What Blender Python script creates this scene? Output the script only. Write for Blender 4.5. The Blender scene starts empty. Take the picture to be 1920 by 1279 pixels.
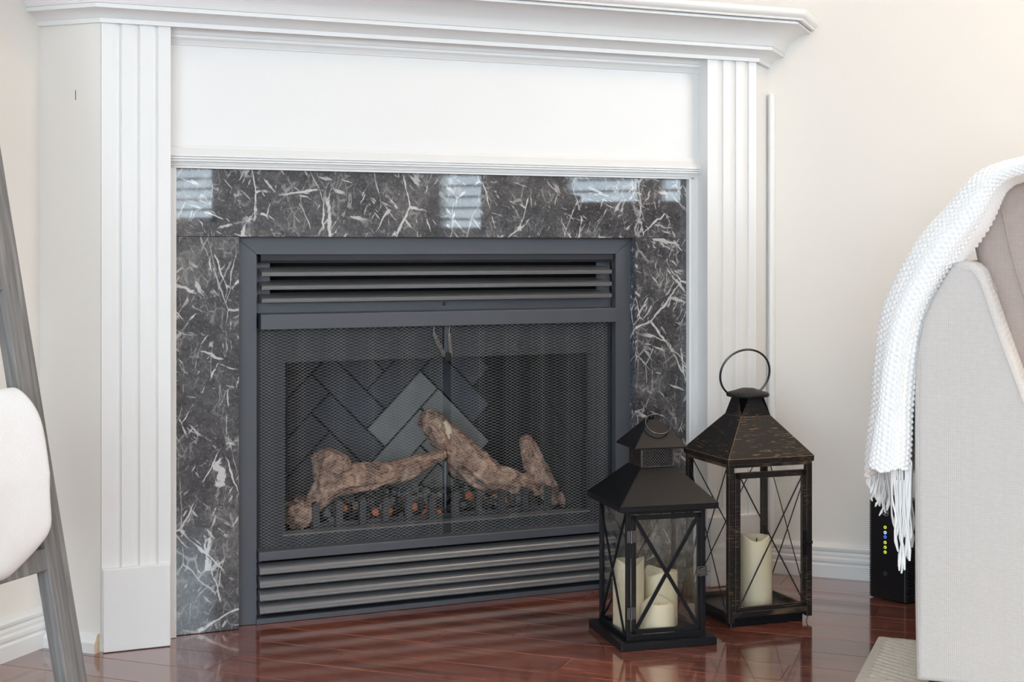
import bpy, bmesh, math, random
from math import sin, cos, pi, radians, sqrt, tan, floor as ifloor
from mathutils import Vector, Matrix, noise

# ------------------------------------------------------------------ camera
SC = bpy.context.scene
COL = SC.collection
FPX, HORIZ, CXP = 2750.0, 467.0, 960.0          # focal length in pixels, horizon row, principal column (1920x1279)
YAW = radians(21.28)
CAM = Vector((0, 0, 0.8))
RGT = Vector((cos(YAW), sin(YAW), 0))
FWD = Vector((-sin(YAW), cos(YAW), 0))
cd = bpy.data.cameras.new('camera'); co = bpy.data.objects.new('camera', cd); COL.objects.link(co)
co.location = CAM; co.rotation_euler = (pi / 2, 0, YAW)
cd.sensor_width = 36; cd.lens = FPX / 1920 * 36
cd.shift_y = -(639.5 - HORIZ) / 1920
cd.clip_start = 0.02
SC.camera = co

# ------------------------------------------------------------------ light
WALL_L, WALL_B, WALL_R, WALL_F, CEIL = -1.963, 3.625, 3.2, -2.6, 2.5
WINDOWS = [  # openings in the right wall: y0, y1, z0, z1
    (-1.66, -0.50, 0.95, 2.20), (0.92, 1.24, 0.88, 2.20), (1.68, 2.14, 0.90, 2.20), (2.20, 3.25, 0.90, 2.20)]
ADDED_DOOR = (-1.3, 1.5, 0.06, 2.2)                   # unseen glazed door added behind the camera for extra daylight: x0, x1, z0, z1
w = bpy.data.worlds.new('world'); SC.world = w; w.use_nodes = True
bg = w.node_tree.nodes['Background']
bg.inputs[0].default_value = (0.74, 0.885, 1.0, 1); bg.inputs[1].default_value = 11.5

def area(name, loc, rot, sx, sy, power, col, portal=False, disk=False):
    l = bpy.data.lights.new(name, 'AREA'); l.shape = 'DISK' if disk else 'RECTANGLE'
    l.size = sx
    if not disk: l.size_y = sy
    l.energy = power; l.color = col
    o = bpy.data.objects.new(name, l); COL.objects.link(o); o.location = loc; o.rotation_euler = rot
    if portal: l.cycles.is_portal = True
    return o
for (y0, y1, z0, z1) in WINDOWS:
    area('window_portal', (WALL_R + 0.02, (y0 + y1) / 2, (z0 + z1) / 2), (0, pi / 2, 0), z1 - z0, y1 - y0, 1, (1, 1, 1), True)
x0, x1, z0, z1 = ADDED_DOOR
area('window_portal', ((x0 + x1) / 2, WALL_F - 0.02, (z0 + z1) / 2), (pi / 2, 0, 0), x1 - x0, z1 - z0, 1, (1, 1, 1), True)
SC.view_settings.view_transform = 'Standard'; SC.view_settings.look = 'None'
SC.view_settings.gamma = 1.0; SC.view_settings.use_curve_mapping = False
SC.view_settings.exposure = -0.03
SC.cycles.max_bounces = 10; SC.cycles.diffuse_bounces = 5; SC.cycles.transparent_max_bounces = 24
SC.cycles.sample_clamp_indirect = 8.0
SC.cycles.use_denoising = True

# ------------------------------------------------------------------ helpers
RNG = random.Random(7)
def ray(px, py):
    return RGT * ((px - CXP) / FPX) + FWD + Vector((0, 0, -(py - HORIZ) / FPX))
def on_y(px, py, y):            # point of a pixel's ray on the vertical plane Y = y
    r = ray(px, py); return CAM + r * ((y - CAM.y) / r.y)
def on_floor(px, py, z=0.0):
    r = ray(px, py); return CAM + r * ((z - CAM.z) / r.z)
S2 = sqrt(0.5)
AC, T0 = 1.19, -2.99            # fireplace centre along its face, distance of pilaster face
def fp(px, py, y):              # a pixel's ray on the plane y of the fireplace's own frame -> local point
    t = T0 - y; n = Vector((S2, -S2, 0)); r = ray(px, py)
    p = CAM + r * ((t - CAM.dot(n)) / r.dot(n))
    return Vector(((p.x + p.y) * S2 - AC, y, p.z))

class MB:
    def __init__(s): s.v = []; s.f = []; s.sm = []; s.mi = []
    def add(s, verts, faces, smooth=False, mi=0):
        b = len(s.v); s.v += [tuple(v) for v in verts]
        for f in faces: s.f.append(tuple(b + i for i in f)); s.sm.append(smooth); s.mi.append(mi)
    def box(s, x0, x1, y0, y1, z0, z1, M=None, mi=0):
        vs = [Vector((x, y, z)) for z in (z0, z1) for y in (y0, y1) for x in (x0, x1)]
        if M: vs = [M @ v for v in vs]
        s.add(vs, [(0, 2, 3, 1), (4, 5, 7, 6), (0, 1, 5, 4), (2, 6, 7, 3), (0, 4, 6, 2), (1, 3, 7, 5)], False, mi)
        return s
    def bar(s, p, q, w, h, up=Vector((0, 0, 1)), mi=0):      # rectangular bar from p to q
        p = Vector(p); q = Vector(q); d = (q - p).normalized()
        x = d.cross(up)
        if x.length < 1e-5: x = d.cross(Vector((1, 0, 0)))
        x.normalize(); y = x.cross(d)
        vs = [e + x * (sx * w / 2) + y * (sy * h / 2) for e in (p, q) for sx, sy in ((-1, -1), (1, -1), (1, 1), (-1, 1))]
        s.add(vs, [(3, 2, 1, 0), (4, 5, 6, 7), (0, 1, 5, 4), (1, 2, 6, 5), (2, 3, 7, 6), (3, 0, 4, 7)], False, mi); return s
    def prism(s, poly, axis, a, b, smooth=False, mi=0):      # poly of 2D points extruded along axis from a to b
        def P(u, v, w): return {'x': (w, u, v), 'y': (u, w, v), 'z': (u, v, w)}[axis]
        n = len(poly); vs = [P(u, v, a) for u, v in poly] + [P(u, v, b) for u, v in poly]
        fs = [tuple(range(n - 1, -1, -1)), tuple(range(n, 2 * n))]
        s.add(vs, fs, False, mi)
        s.add(vs, [(i, (i + 1) % n, n + (i + 1) % n, n + i) for i in range(n)], smooth, mi); return s
    def tube(s, pts, rad, n=8, cap=True, mi=0, closed=False, smooth=True):
        pts = [Vector(p) for p in pts]; m = len(pts)
        rr = rad if isinstance(rad, (list, tuple)) else [rad] * m
        up = None; vs = []
        for i, p in enumerate(pts):
            if closed: d = pts[(i + 1) % m] - pts[i - 1]
            else: d = pts[min(i + 1, m - 1)] - pts[max(i - 1, 0)]
            d.normalize()
            if up is None:
                up = Vector((0, 0, 1)) if abs(d.z) < .9 else Vector((1, 0, 0))
            x = d.cross(up).normalized(); up = x.cross(d)
            for k in range(n):
                a = 2 * pi * k / n; vs.append(p + (x * cos(a) + up * sin(a)) * rr[i])
        fs = []
        for i in range(m if closed else m - 1):
            j = (i + 1) % m
            for k in range(n): fs.append((i * n + k, i * n + (k + 1) % n, j * n + (k + 1) % n, j * n + k))
        s.add(vs, fs, smooth, mi)
        if cap and not closed:
            s.add(vs, [tuple(range(n - 1, -1, -1)), tuple((m - 1) * n + k for k in range(n))], False, mi)
        return s
    def lathe(s, prof, c=(0, 0, 0), n=24, smooth=True, mi=0, wob=None):   # prof of (r,z)
        vs = []
        for r, z in prof:
            for k in range(n):
                a = 2 * pi * k / n; dz = wob(a, r, z) if wob else 0
                vs.append((c[0] + r * cos(a), c[1] + r * sin(a), c[2] + z + dz))
        fs = [(i * n + k, i * n + (k + 1) % n, (i + 1) * n + (k + 1) % n, (i + 1) * n + k) for i in range(len(prof) - 1) for k in range(n)]
        s.add(vs, fs, smooth, mi)
        s.add(vs, [tuple(range(n - 1, -1, -1)), tuple((len(prof) - 1) * n + k for k in range(n))], False, mi); return s
    def grid(s, P, nu, nv, smooth=True, mi=0, wrapu=False):
        vs = [P(i, j) for j in range(nv) for i in range(nu)]
        fs = [(j * nu + i, j * nu + (i + 1) % nu, (j + 1) * nu + (i + 1) % nu, (j + 1) * nu + i)
              for j in range(nv - 1) for i in range(nu if wrapu else nu - 1)]
        s.add(vs, fs, smooth, mi); return s
    def mesh(s, name, mats):
        me = bpy.data.meshes.new(name); me.from_pydata(s.v, [], s.f)
        for m in (mats if isinstance(mats, (list, tuple)) else [mats]): me.materials.append(m)
        me.polygons.foreach_set('use_smooth', s.sm); me.polygons.foreach_set('material_index', s.mi)
        bm = bmesh.new(); bm.from_mesh(me); bmesh.ops.recalc_face_normals(bm, faces=bm.faces); bm.to_mesh(me); bm.free()
        me.update(); return me
    def obj(s, name, mats, parent=None, bevel=0, weld=False, kind=None):
        o = bpy.data.objects.new(name, s.mesh(name, mats)); COL.objects.link(o)
        if parent: o.parent = parent
        if weld:
            m = o.modifiers.new('weld', 'WELD'); m.merge_threshold = 1e-5
        if bevel:
            m = o.modifiers.new('bevel', 'BEVEL'); m.material = 1 if isinstance(mats, (list, tuple)) and len(mats) == 2 else -1; m.width = bevel; m.segments = 2; m.limit_method = 'ANGLE'; m.angle_limit = radians(40)
        if kind: o['kind'] = kind
        return o
def box(*a): return MB().box(*a)
def link_copy(o, parent=None, loc=None):
    c = o.copy(); COL.objects.link(c); c.parent = parent
    if loc is not None: c.location = loc
    return c
def tag(o, label, cat, group=None, kind=None):
    o['label'] = label; o['category'] = cat
    if group: o['group'] = group
    if kind: o['kind'] = kind
    return o
def empty(name, loc=(0, 0, 0), rz=0.0):
    o = bpy.data.objects.new(name, None); COL.objects.link(o); o.location = loc; o.rotation_euler = (0, 0, rz)
    o.empty_display_size = .05; return o

# ------------------------------------------------------------------ materials
def new_mat(name):
    m = bpy.data.materials.new(name); m.use_nodes = True
    return m, m.node_tree, m.node_tree.nodes['Principled BSDF']
def N(nt, t, **kw):
    n = nt.nodes.new(t)
    for k, v in kw.items():
        if k.startswith('i_'): n.inputs[k[2:].replace('_', ' ')].default_value = v
        else: setattr(n, k, v)
    return n
def ramp(nt, fac, stops, interp='LINEAR'):
    r = nt.nodes.new('ShaderNodeValToRGB'); cr = r.color_ramp; cr.interpolation = interp
    while len(cr.elements) < len(stops): cr.elements.new(.5)
    for e, (p, c) in zip(cr.elements, stops):
        e.position = p; e.color = (c, c, c, 1) if isinstance(c, (int, float)) else (*c, 1)
    nt.links.new(fac, r.inputs[0]); return r.outputs[0]
def mixc(nt, fac, a, b, mode='MIX'):
    n = nt.nodes.new('ShaderNodeMix'); n.data_type = 'RGBA'; n.blend_type = mode
    for i, v in ((0, fac), (6, a), (7, b)):
        if hasattr(v, 'is_linked') or hasattr(v, 'links'): nt.links.new(v, n.inputs[i])
        else: n.inputs[i].default_value = v if i == 0 else ((*v, 1) if len(v) == 3 else v)
    return n.outputs[2]
def math_n(nt, op, a, b=None):
    n = nt.nodes.new('ShaderNodeMath'); n.operation = op
    for i, v in enumerate((a, b)):
        if v is None: continue
        if hasattr(v, 'links'): nt.links.new(v, n.inputs[i])
        else: n.inputs[i].default_value = v
    return n.outputs[0]
def coords(nt, scale=(1, 1, 1), loc=(0, 0, 0), rot=(0, 0, 0), out='Object'):
    tc = nt.nodes.new('ShaderNodeTexCoord'); mp = nt.nodes.new('ShaderNodeMapping')
    mp.inputs['Scale'].default_value = scale; mp.inputs['Location'].default_value = loc; mp.inputs['Rotation'].default_value = rot
    nt.links.new(tc.outputs[out], mp.inputs[0]); return mp.outputs[0]
def noise_n(nt, vec, scale, detail=4, rough=.55, dist=0):
    n = nt.nodes.new('ShaderNodeTexNoise'); n.inputs['Scale'].default_value = scale; n.inputs['Detail'].default_value = detail
    n.inputs['Roughness'].default_value = rough; n.inputs['Distortion'].default_value = dist
    if vec is not None: nt.links.new(vec, n.inputs['Vector'])
    return n.outputs[0]
def bump(nt, bs, h, strength, dist=.002):
    b = nt.nodes.new('ShaderNodeBump'); b.inputs['Strength'].default_value = strength; b.inputs['Distance'].default_value = dist
    nt.links.new(h, b.inputs['Height']); nt.links.new(b.outputs[0], bs.inputs['Normal'])
def simple(name, col, rough=.5, metal=0., var=.06, vscale=8, bmp=0., bscale=60, spec=.5, coat=0.):
    m, nt, bs = new_mat(name); v = coords(nt)
    f = noise_n(nt, v, vscale)
    c2 = tuple(max(0, c * (1 - 2 * var)) for c in col)
    nt.links.new(mixc(nt, f, c2, tuple(min(1, c * (1 + var * .6)) for c in col)), bs.inputs['Base Color'])
    bs.inputs['Roughness'].default_value = rough; bs.inputs['Metallic'].default_value = metal
    bs.inputs['Specular IOR Level'].default_value = spec; bs.inputs['Coat Weight'].default_value = coat
    if bmp: bump(nt, bs, noise_n(nt, v, bscale, 3), bmp)
    return m
M = {}
M['wall'] = simple('wall_paint', (.81, .775, .725), .75, var=.012, vscale=3, bmp=.06, bscale=180, spec=.25)
M['ceil'] = simple('ceiling_paint', (.86, .85, .83), .8, var=.01)
M['white'] = simple('white_trim_paint', (.80, .795, .785), .32, var=.012, vscale=4, bmp=.03, bscale=40)
M['rawwood'] = simple('raw_wood', (.72, .55, .38), .7, var=.12, vscale=60)
M['black_metal'] = simple('satin_black_metal', (.055, .058, .066), .38, .35, var=.08)
M['frame_metal'] = simple('dark_grey_metal', (.094, .100, .116), .42, .3, var=.04)
M['louver'] = simple('louver_metal', (.17, .17, .175), .30, .3, var=.04)
M['inner_metal'] = simple('firebox_metal', (.028, .031, .038), .55, .2, var=.15)
M['soot'] = simple('soot_black', (.012, .012, .013), .85, 0, var=.2)
M['wire'] = simple('mesh_wire', (.55, .535, .52), .35, .45, var=.05)
M['spring'] = simple('spring_steel', (.42, .40, .37), .35, .7, var=.05)
M['lantern_black'] = simple('lantern_black_paint', (.011, .0115, .014), .34, .1, var=.2, spec=.22)
M['steel'] = simple('dark_steel', (.12, .12, .13), .25, .9, var=.1)
M['candle'] = simple('ivory_wax', (.92, .81, .58), .5, 0, var=.06, vscale=14, bmp=.05, bscale=30)
M['candle'].node_tree.nodes['Principled BSDF'].inputs['Subsurface Weight'].default_value = .25
M['candle'].node_tree.nodes['Principled BSDF'].inputs['Subsurface Radius'].default_value = (.02, .014, .006)
M['throw'] = simple('white_knit', (.93, .925, .92), .9, 0, var=.02, vscale=90, bmp=.3, bscale=350, spec=.15)
M['fleece'] = simple('white_fleece', (.92, .92, .925), .95, 0, var=.015, vscale=30, bmp=.5, bscale=220, spec=.1)
M['plastic'] = simple('black_plastic', (.012, .012, .014), .28, 0, var=.1)
M['plastic_rib'] = simple('black_ribbed_plastic', (.03, .03, .033), .4, 0, var=.1)
M['button'] = simple('dark_button', (.05, .05, .055), .3, 0, var=.05)
M['print'] = simple('white_print', (.75, .78, .82), .5, 0, var=.02)
M['seam'] = simple('dark_seam', (.02, .02, .022), .7)

def emit(name, col, st):
    m, nt, bs = new_mat(name); bs.inputs['Base Color'].default_value = (*col, 1)
    bs.inputs['Emission Color'].default_value = (*col, 1); bs.inputs['Emission Strength'].default_value = st; return m
M['led_y'] = emit('led_yellow', (.75, .78, .05), .7)
M['led_w'] = emit('led_white', (.55, .75, 1.), .8)
M['led_b'] = emit('led_blue', (.08, .16, 1.), .8)
M['lampglass'] = emit('lamp_diffuser', (1, .85, .66), 3.0)

def glass_mat():
    m = bpy.data.materials.new('clear_pane'); m.use_nodes = True; nt = m.node_tree; nt.nodes.clear()
    out = nt.nodes.new('ShaderNodeOutputMaterial'); mx = nt.nodes.new('ShaderNodeMixShader')
    tr = nt.nodes.new('ShaderNodeBsdfTransparent'); gl = nt.nodes.new('ShaderNodeBsdfGlossy'); fr = nt.nodes.new('ShaderNodeLayerWeight')
    tr.inputs[0].default_value = (.97, .97, .965, 1); gl.inputs['Roughness'].default_value = .03; fr.inputs[0].default_value = .5
    pw = math_n(nt, 'POWER', fr.outputs['Facing'], 4.0); k = math_n(nt, 'ADD', math_n(nt, 'MULTIPLY', pw, .5), .035)
    nt.links.new(k, mx.inputs[0]); nt.links.new(tr.outputs[0], mx.inputs[1]); nt.links.new(gl.outputs[0], mx.inputs[2])
    nt.links.new(mx.outputs[0], out.inputs[0]); return m
M['glass'] = glass_mat()

def marble(name, off):
    m, nt, bs = new_mat(name); v0 = coords(nt, loc=off)
    def warped(sc, amp):
        wn = nt.nodes.new('ShaderNodeTexNoise'); wn.inputs['Scale'].default_value = sc; wn.inputs['Detail'].default_value = 4
        nt.links.new(v0, wn.inputs['Vector'])
        ma = nt.nodes.new('ShaderNodeVectorMath'); ma.operation = 'MULTIPLY_ADD'
        nt.links.new(wn.outputs['Color'], ma.inputs[0]); ma.inputs[1].default_value = (amp,) * 3; nt.links.new(v0, ma.inputs[2]); return ma.outputs[0]
    wa, wb = warped(10, .034), warped(26, .014)
    wid = math_n(nt, 'ADD', math_n(nt, 'MULTIPLY', math_n(nt, 'POWER', noise_n(nt, v0, 15, 4, .75), 4.0), 6.0), .14)
    def veins(v, scale, w, mscale, m0, m1, stretch=(1, 1, 1), rot=(0, 0, 0)):
        mp = nt.nodes.new('ShaderNodeMapping'); mp.inputs['Scale'].default_value = stretch; mp.inputs['Rotation'].default_value = rot
        nt.links.new(v, mp.inputs[0])
        vo = nt.nodes.new('ShaderNodeTexVoronoi'); vo.feature = 'DISTANCE_TO_EDGE'; vo.inputs['Scale'].default_value = scale
        nt.links.new(mp.outputs[0], vo.inputs['Vector'])
        dd = math_n(nt, 'DIVIDE', vo.outputs['Distance'], math_n(nt, 'MULTIPLY', wid, w))
        line = ramp(nt, dd, [(.0, 1.), (.75, .85), (1., 0.)])
        mask = ramp(nt, noise_n(nt, v0, mscale, 5, .65), [(m0, 0.), (m1, 1.)])
        return math_n(nt, 'MULTIPLY', line, mask)
    a = veins(wa, 5.0, .018, 7, .47, .53, (1, 1, .8), (0, .5, 0))
    b = veins(wb, 12, .024, 12, .515, .57, (1, 1, .45), (0, .75, 0))
    c = veins(wb, 26, .055, 16, .525, .58, (1, 1, .4), (0, -.7, 0))
    d = veins(wb, 9, .014, 8, .50, .56, (1, 1, .35), (0, -1.1, 0))
    e = veins(wa, 55, .11, 18, .50, .58, (1, 1, .5), (0, .3, 0))
    vs = math_n(nt, 'MAXIMUM', math_n(nt, 'MAXIMUM', a, b), math_n(nt, 'MAXIMUM', math_n(nt, 'MULTIPLY', c, .4), math_n(nt, 'MULTIPLY', d, .7)))
    vs = math_n(nt, 'MAXIMUM', vs, math_n(nt, 'MULTIPLY', e, .22))
    def splinters(rot, sx, sz, lo, mscale, m0):
        mp = nt.nodes.new('ShaderNodeMapping'); mp.inputs['Rotation'].default_value = (0, rot, 0); nt.links.new(wb, mp.inputs[0])
        m2 = nt.nodes.new('ShaderNodeMapping'); m2.inputs['Scale'].default_value = (sx, sx, sz); nt.links.new(mp.outputs[0], m2.inputs[0])
        ln = ramp(nt, noise_n(nt, m2.outputs[0], 1.0, 2, .5), [(lo, 0.), (lo + .035, 1.)])
        return math_n(nt, 'MULTIPLY', ln, ramp(nt, noise_n(nt, v0, mscale, 3), [(m0, 0.), (m0 + .06, 1.)]))
    for q in (splinters(.75, 110, 16, .64, 6, .50), splinters(-.55, 130, 20, .64, 7, .50), splinters(1.25, 90, 13, .66, 5, .47)):
        vs = math_n(nt, 'MAXIMUM', vs, math_n(nt, 'MULTIPLY', q, .8))
    spk = ramp(nt, noise_n(nt, v0, 190, 4, .75), [(.54, 0.), (.72, .5)])
    cl = ramp(nt, noise_n(nt, v0, 9, 7, .68), [(.30, (.030, .031, .036)), (.5, (.066, .066, .071)), (.70, (.150, .146, .144))])
    fine = ramp(nt, noise_n(nt, v0, 75, 6, .75, .8), [(.32, .45), (.68, 1.5)])
    cl = mixc(nt, 1.0, cl, fine, 'MULTIPLY')
    cl = mixc(nt, spk, cl, (.30, .30, .31))
    cl = mixc(nt, vs, cl, (.56, .55, .54))
    nt.links.new(cl, bs.inputs['Base Color']); bs.inputs['Roughness'].default_value = .025
    bs.inputs['Specular IOR Level'].default_value = .62
    return m

def floor_wood():
    m, nt, bs = new_mat('cherry_plank'); oi = nt.nodes.new('ShaderNodeObjectInfo')
    tc = nt.nodes.new('ShaderNodeTexCoord'); cmb = nt.nodes.new('ShaderNodeCombineXYZ')
    r = math_n(nt, 'MULTIPLY', oi.outputs['Random'], 37.0)
    nt.links.new(r, cmb.inputs[0]); nt.links.new(r, cmb.inputs[1])
    ad = nt.nodes.new('ShaderNodeVectorMath'); nt.links.new(tc.outputs['Object'], ad.inputs[0]); nt.links.new(cmb.outputs[0], ad.inputs[1])
    mp = nt.nodes.new('ShaderNodeMapping'); mp.inputs['Scale'].default_value = (1.6, 14, 1); nt.links.new(ad.outputs[0], mp.inputs[0])
    g = noise_n(nt, mp.outputs[0], 2.2, 6, .6, 1.6)
    mp2 = nt.nodes.new('ShaderNodeMapping'); mp2.inputs['Scale'].default_value = (12, 220, 1); nt.links.new(ad.outputs[0], mp2.inputs[0])
    g2 = noise_n(nt, mp2.outputs[0], 1.0, 3, .6)
    c = ramp(nt, g, [(.28, (.095, .033, .024)), (.45, (.225, .073, .050)), (.62, (.325, .112, .076)), (.8, (.41, .16, .105))])
    c = mixc(nt, 1.0, c, ramp(nt, g2, [(.35, .72), (.65, 1.15)]), 'MULTIPLY')
    tint = ramp(nt, oi.outputs['Random'], [(0, (.74, .74, .78)), (.5, (.98, .97, .95)), (1, (1.18, 1.10, 1.0))])
    nt.links.new(mixc(nt, 1.0, c, tint, 'MULTIPLY'), bs.inputs['Base Color'])
    bs.inputs['Roughness'].default_value = .13; bs.inputs['Specular IOR Level'].default_value = .6
    bs.inputs['Coat Weight'].default_value = .8; bs.inputs['Coat Roughness'].default_value = .07
    bump(nt, bs, noise_n(nt, coords(nt), 18, 2), .025, .004)
    return m
M['plank'] = floor_wood()

def grey_wood():
    m, nt, bs = new_mat('weathered_grey_wood')
    v = coords(nt, scale=(40, 40, 3)); g = noise_n(nt, v, 1.4, 5, .6, .5)
    v2 = coords(nt, scale=(160, 160, 6)); g2 = noise_n(nt, v2, 1, 3)
    c = ramp(nt, g, [(.3, (.13, .125, .12)), (.5, (.20, .193, .188)), (.7, (.30, .29, .285))])
    nt.links.new(mixc(nt, 1., c, ramp(nt, g2, [(.3, .8), (.7, 1.15)]), 'MULTIPLY'), bs.inputs['Base Color'])
    bs.inputs['Roughness'].default_value = .7; bump(nt, bs, g2, .2, .001); return m
M['greywood'] = grey_wood()

def distressed():
    m, nt, bs = new_mat('distressed_black_metal')
    v = coords(nt, scale=(26, 26, 330)); g = noise_n(nt, v, 1.5, 4, .65, .3)
    patch = noise_n(nt, coords(nt), 9, 3)
    f = ramp(nt, math_n(nt, 'MULTIPLY', g, math_n(nt, 'ADD', math_n(nt, 'MULTIPLY', patch, .7), .62)), [(.585, 0.), (.66, .9)])
    geo = nt.nodes.new('ShaderNodeNewGeometry')
    edge = ramp(nt, geo.outputs['Pointiness'], [(.58, 0.), (.70, .6)])
    f = math_n(nt, 'MAXIMUM', f, math_n(nt, 'MULTIPLY', edge, ramp(nt, patch, [(.52, 0.), (.62, 1.)])))
    nt.links.new(mixc(nt, f, (.018, .017, .017), (.23, .145, .08)), bs.inputs['Base Color'])
    bs.inputs['Roughness'].default_value = .48; bs.inputs['Metallic'].default_value = .1; bs.inputs['Specular IOR Level'].default_value = .25; return m
M['distressed'] = distressed()
M['bronze'] = simple('rubbed_bronze', (.34, .20, .10), .45, .3, var=.45, vscale=60)

def linen(name, c0, c1, sc=1.0):
    m, nt, bs = new_mat(name); v = coords(nt)
    def wv(d, s):
        n = nt.nodes.new('ShaderNodeTexWave'); n.bands_direction = d; n.inputs['Scale'].default_value = s; n.inputs['Distortion'].default_value = .6
        n.inputs['Detail'].default_value = 1; n.inputs['Detail Scale'].default_value = 3
        nt.links.new(v, n.inputs['Vector']); return n.outputs['Fac']
    wx, wz = wv('X', 95 * sc), wv('Z', 95 * sc)
    h = math_n(nt, 'MULTIPLY', wx, wz)
    f = math_n(nt, 'MULTIPLY', h, .75)
    f = math_n(nt, 'ADD', f, math_n(nt, 'MULTIPLY', noise_n(nt, v, 130, 3), .35))
    nt.links.new(mixc(nt, f, c0, c1), bs.inputs['Base Color']); bs.inputs['Roughness'].default_value = .95
    bs.inputs['Specular IOR Level'].default_value = .15; bs.inputs['Sheen Weight'].default_value = .1
    bump(nt, bs, h, .35, .0015); return m
M['linen'] = linen('light_linen', (.53, .495, .475), (.745, .72, .70))
M['linen_dark'] = linen('taupe_linen', (.38, .31, .28), (.56, .485, .44))

def bark():
    m, nt, bs = new_mat('ceramic_bark'); v = coords(nt)
    g = noise_n(nt, v, 38, 6, .7, .8); g2 = noise_n(nt, v, 120, 4, .7)
    c = ramp(nt, g, [(.34, (.06, .033, .025)), (.47, (.27, .16, .115)), (.60, (.50, .33, .24)), (.74, (.78, .60, .44))])
    nt.links.new(mixc(nt, 1., c, ramp(nt, g2, [(.3, .6), (.7, 1.2)]), 'MULTIPLY'), bs.inputs['Base Color'])
    bs.inputs['Roughness'].default_value = .95; bump(nt, bs, g2, .6, .003); return m
M['bark'] = bark()
M['cutwood'] = simple('pale_cut_wood', (.70, .58, .42), .9, var=.15, vscale=40)
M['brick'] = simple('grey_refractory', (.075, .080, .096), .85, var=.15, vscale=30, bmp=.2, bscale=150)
M['brick_shade'] = simple('shaded_refractory', (.016, .016, .018), .9, var=.3, vscale=30, bmp=.2, bscale=150)  # shade of the unlit firebox side painted in as near-black brick
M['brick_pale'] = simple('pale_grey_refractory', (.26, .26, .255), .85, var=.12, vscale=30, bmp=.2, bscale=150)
M['ash'] = simple('grey_ash', (.13, .13, .132), .95, var=.3, vscale=60)
M['coal'] = simple('black_coal', (.035, .035, .037), .9, var=.3, vscale=60)
M['ember'] = simple('painted_ember', (.55, .16, .06), .9, var=.3, vscale=60)
M['rug'] = simple('beige_rug_pile', (.72, .65, .555), .98, var=.10, vscale=120, bmp=.6, bscale=300, spec=.1)

# ------------------------------------------------------------------ the room
FLY = [2.2743 + .1095 * k for k in range(-44, 13)]           # plank joint lines across the floor (Y)
JOINTS = {2.384: [-1.552], 2.4933: [-1.361], 2.603: [-.9285], 2.7123: [-1.2435, -.525], 2.8218: [-1.10], 2.9313: [-.684]}
fl = box(WALL_L, WALL_R, WALL_F, WALL_B, -.10, -.014).obj('floor', M['seam'])
tag(fl, 'glossy reddish brown wooden plank floor', 'floor', kind='structure')
def plank_mb(mb, x0, x1, y0, y1):
    g, c, zt, zb = .0003, .0009, 0, -.0135
    x0 += g; x1 -= g; y0 += g; y1 -= g
    vs = [(x0, y0, zb), (x1, y0, zb), (x1, y1, zb), (x0, y1, zb), (x0, y0, zt - c), (x1, y0, zt - c), (x1, y1, zt - c), (x0, y1, zt - c),
          (x0 + c, y0 + c, zt), (x1 - c, y0 + c, zt), (x1 - c, y1 - c, zt), (x0 + c, y1 - c, zt)]
    mb.add(vs, [(0, 1, 5, 4), (1, 2, 6, 5), (2, 3, 7, 6), (3, 0, 4, 7), (4, 5, 9, 8), (5, 6, 10, 9), (6, 7, 11, 10), (7, 4, 8, 11), (8, 9, 10, 11), (3, 2, 1, 0)])
rest = MB()
def cuts_for(y, rr):
    for k, v in JOINTS.items():
        if abs(k - y) < .02: base = list(v); break
    else: base = [rr.uniform(-1.9, -.7)]
    xs = sorted(base)
    while xs[-1] < WALL_R - .25: xs.append(xs[-1] + rr.uniform(.75, 1.15))
    while xs[0] > WALL_L + .2: xs.insert(0, xs[0] - rr.uniform(.7, 1.1))
    xs = [x for x in xs if WALL_L + .08 < x < WALL_R - .08]
    return [WALL_L] + xs + [WALL_R]
for y0 in FLY:
    y1 = min(y0 + .1095, WALL_B); y00 = max(y0, WALL_F)
    if y1 - y00 < .01: continue
    rr = random.Random(int(y0 * 1000)); xs = cuts_for(y0, rr)
    for xa, xb in zip(xs, xs[1:]):
        if y0 > 1.9 and xa < 0.2:
            mb = MB(); plank_mb(mb, xa, xb, y00, y1); mb.obj('plank', M['plank'], fl)
        else: plank_mb(rest, xa, xb, y00, y1)
rest.obj('plank_field', M['plank'], fl, kind='stuff')

cl = box(WALL_L - .1, WALL_R + .1, WALL_F - .1, WALL_B + .1, CEIL, CEIL + .1).obj('ceiling', M['ceil'])
tag(cl, 'flat white ceiling of the living room', 'ceiling', kind='structure')
wl = box(WALL_L - .1, WALL_L, WALL_F, WALL_B + .1, -.1, CEIL).obj('wall_left', M['wall'])
tag(wl, 'pale beige wall behind the leaning ladder', 'wall', kind='structure')
wb = box(WALL_L, WALL_R + .1, WALL_B, WALL_B + .1, -.1, CEIL).obj('wall_back', M['wall'])
tag(wb, 'warm beige wall behind the router and armchair', 'wall', kind='structure')
mb = MB(); ya = WALL_F
for (y0, y1, z0, z1) in WINDOWS:
    mb.box(WALL_R, WALL_R + .1, ya, y0, -.1, CEIL); mb.box(WALL_R, WALL_R + .1, y0, y1, -.1, z0); mb.box(WALL_R, WALL_R + .1, y0, y1, z1, CEIL); ya = y1
mb.box(WALL_R, WALL_R + .1, ya, WALL_B, -.1, CEIL)
tag(mb.obj('wall_right', M['wall']), 'beige wall pierced by the shuttered windows', 'wall', kind='structure')
x0, x1, z0, z1 = ADDED_DOOR; mb = MB()
mb.box(WALL_L, x0, WALL_F - .1, WALL_F, -.1, CEIL).box(x1, WALL_R + .1, WALL_F - .1, WALL_F, -.1, CEIL)
mb.box(x0, x1, WALL_F - .1, WALL_F, -.1, z0).box(x0, x1, WALL_F - .1, WALL_F, z1, CEIL)
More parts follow.
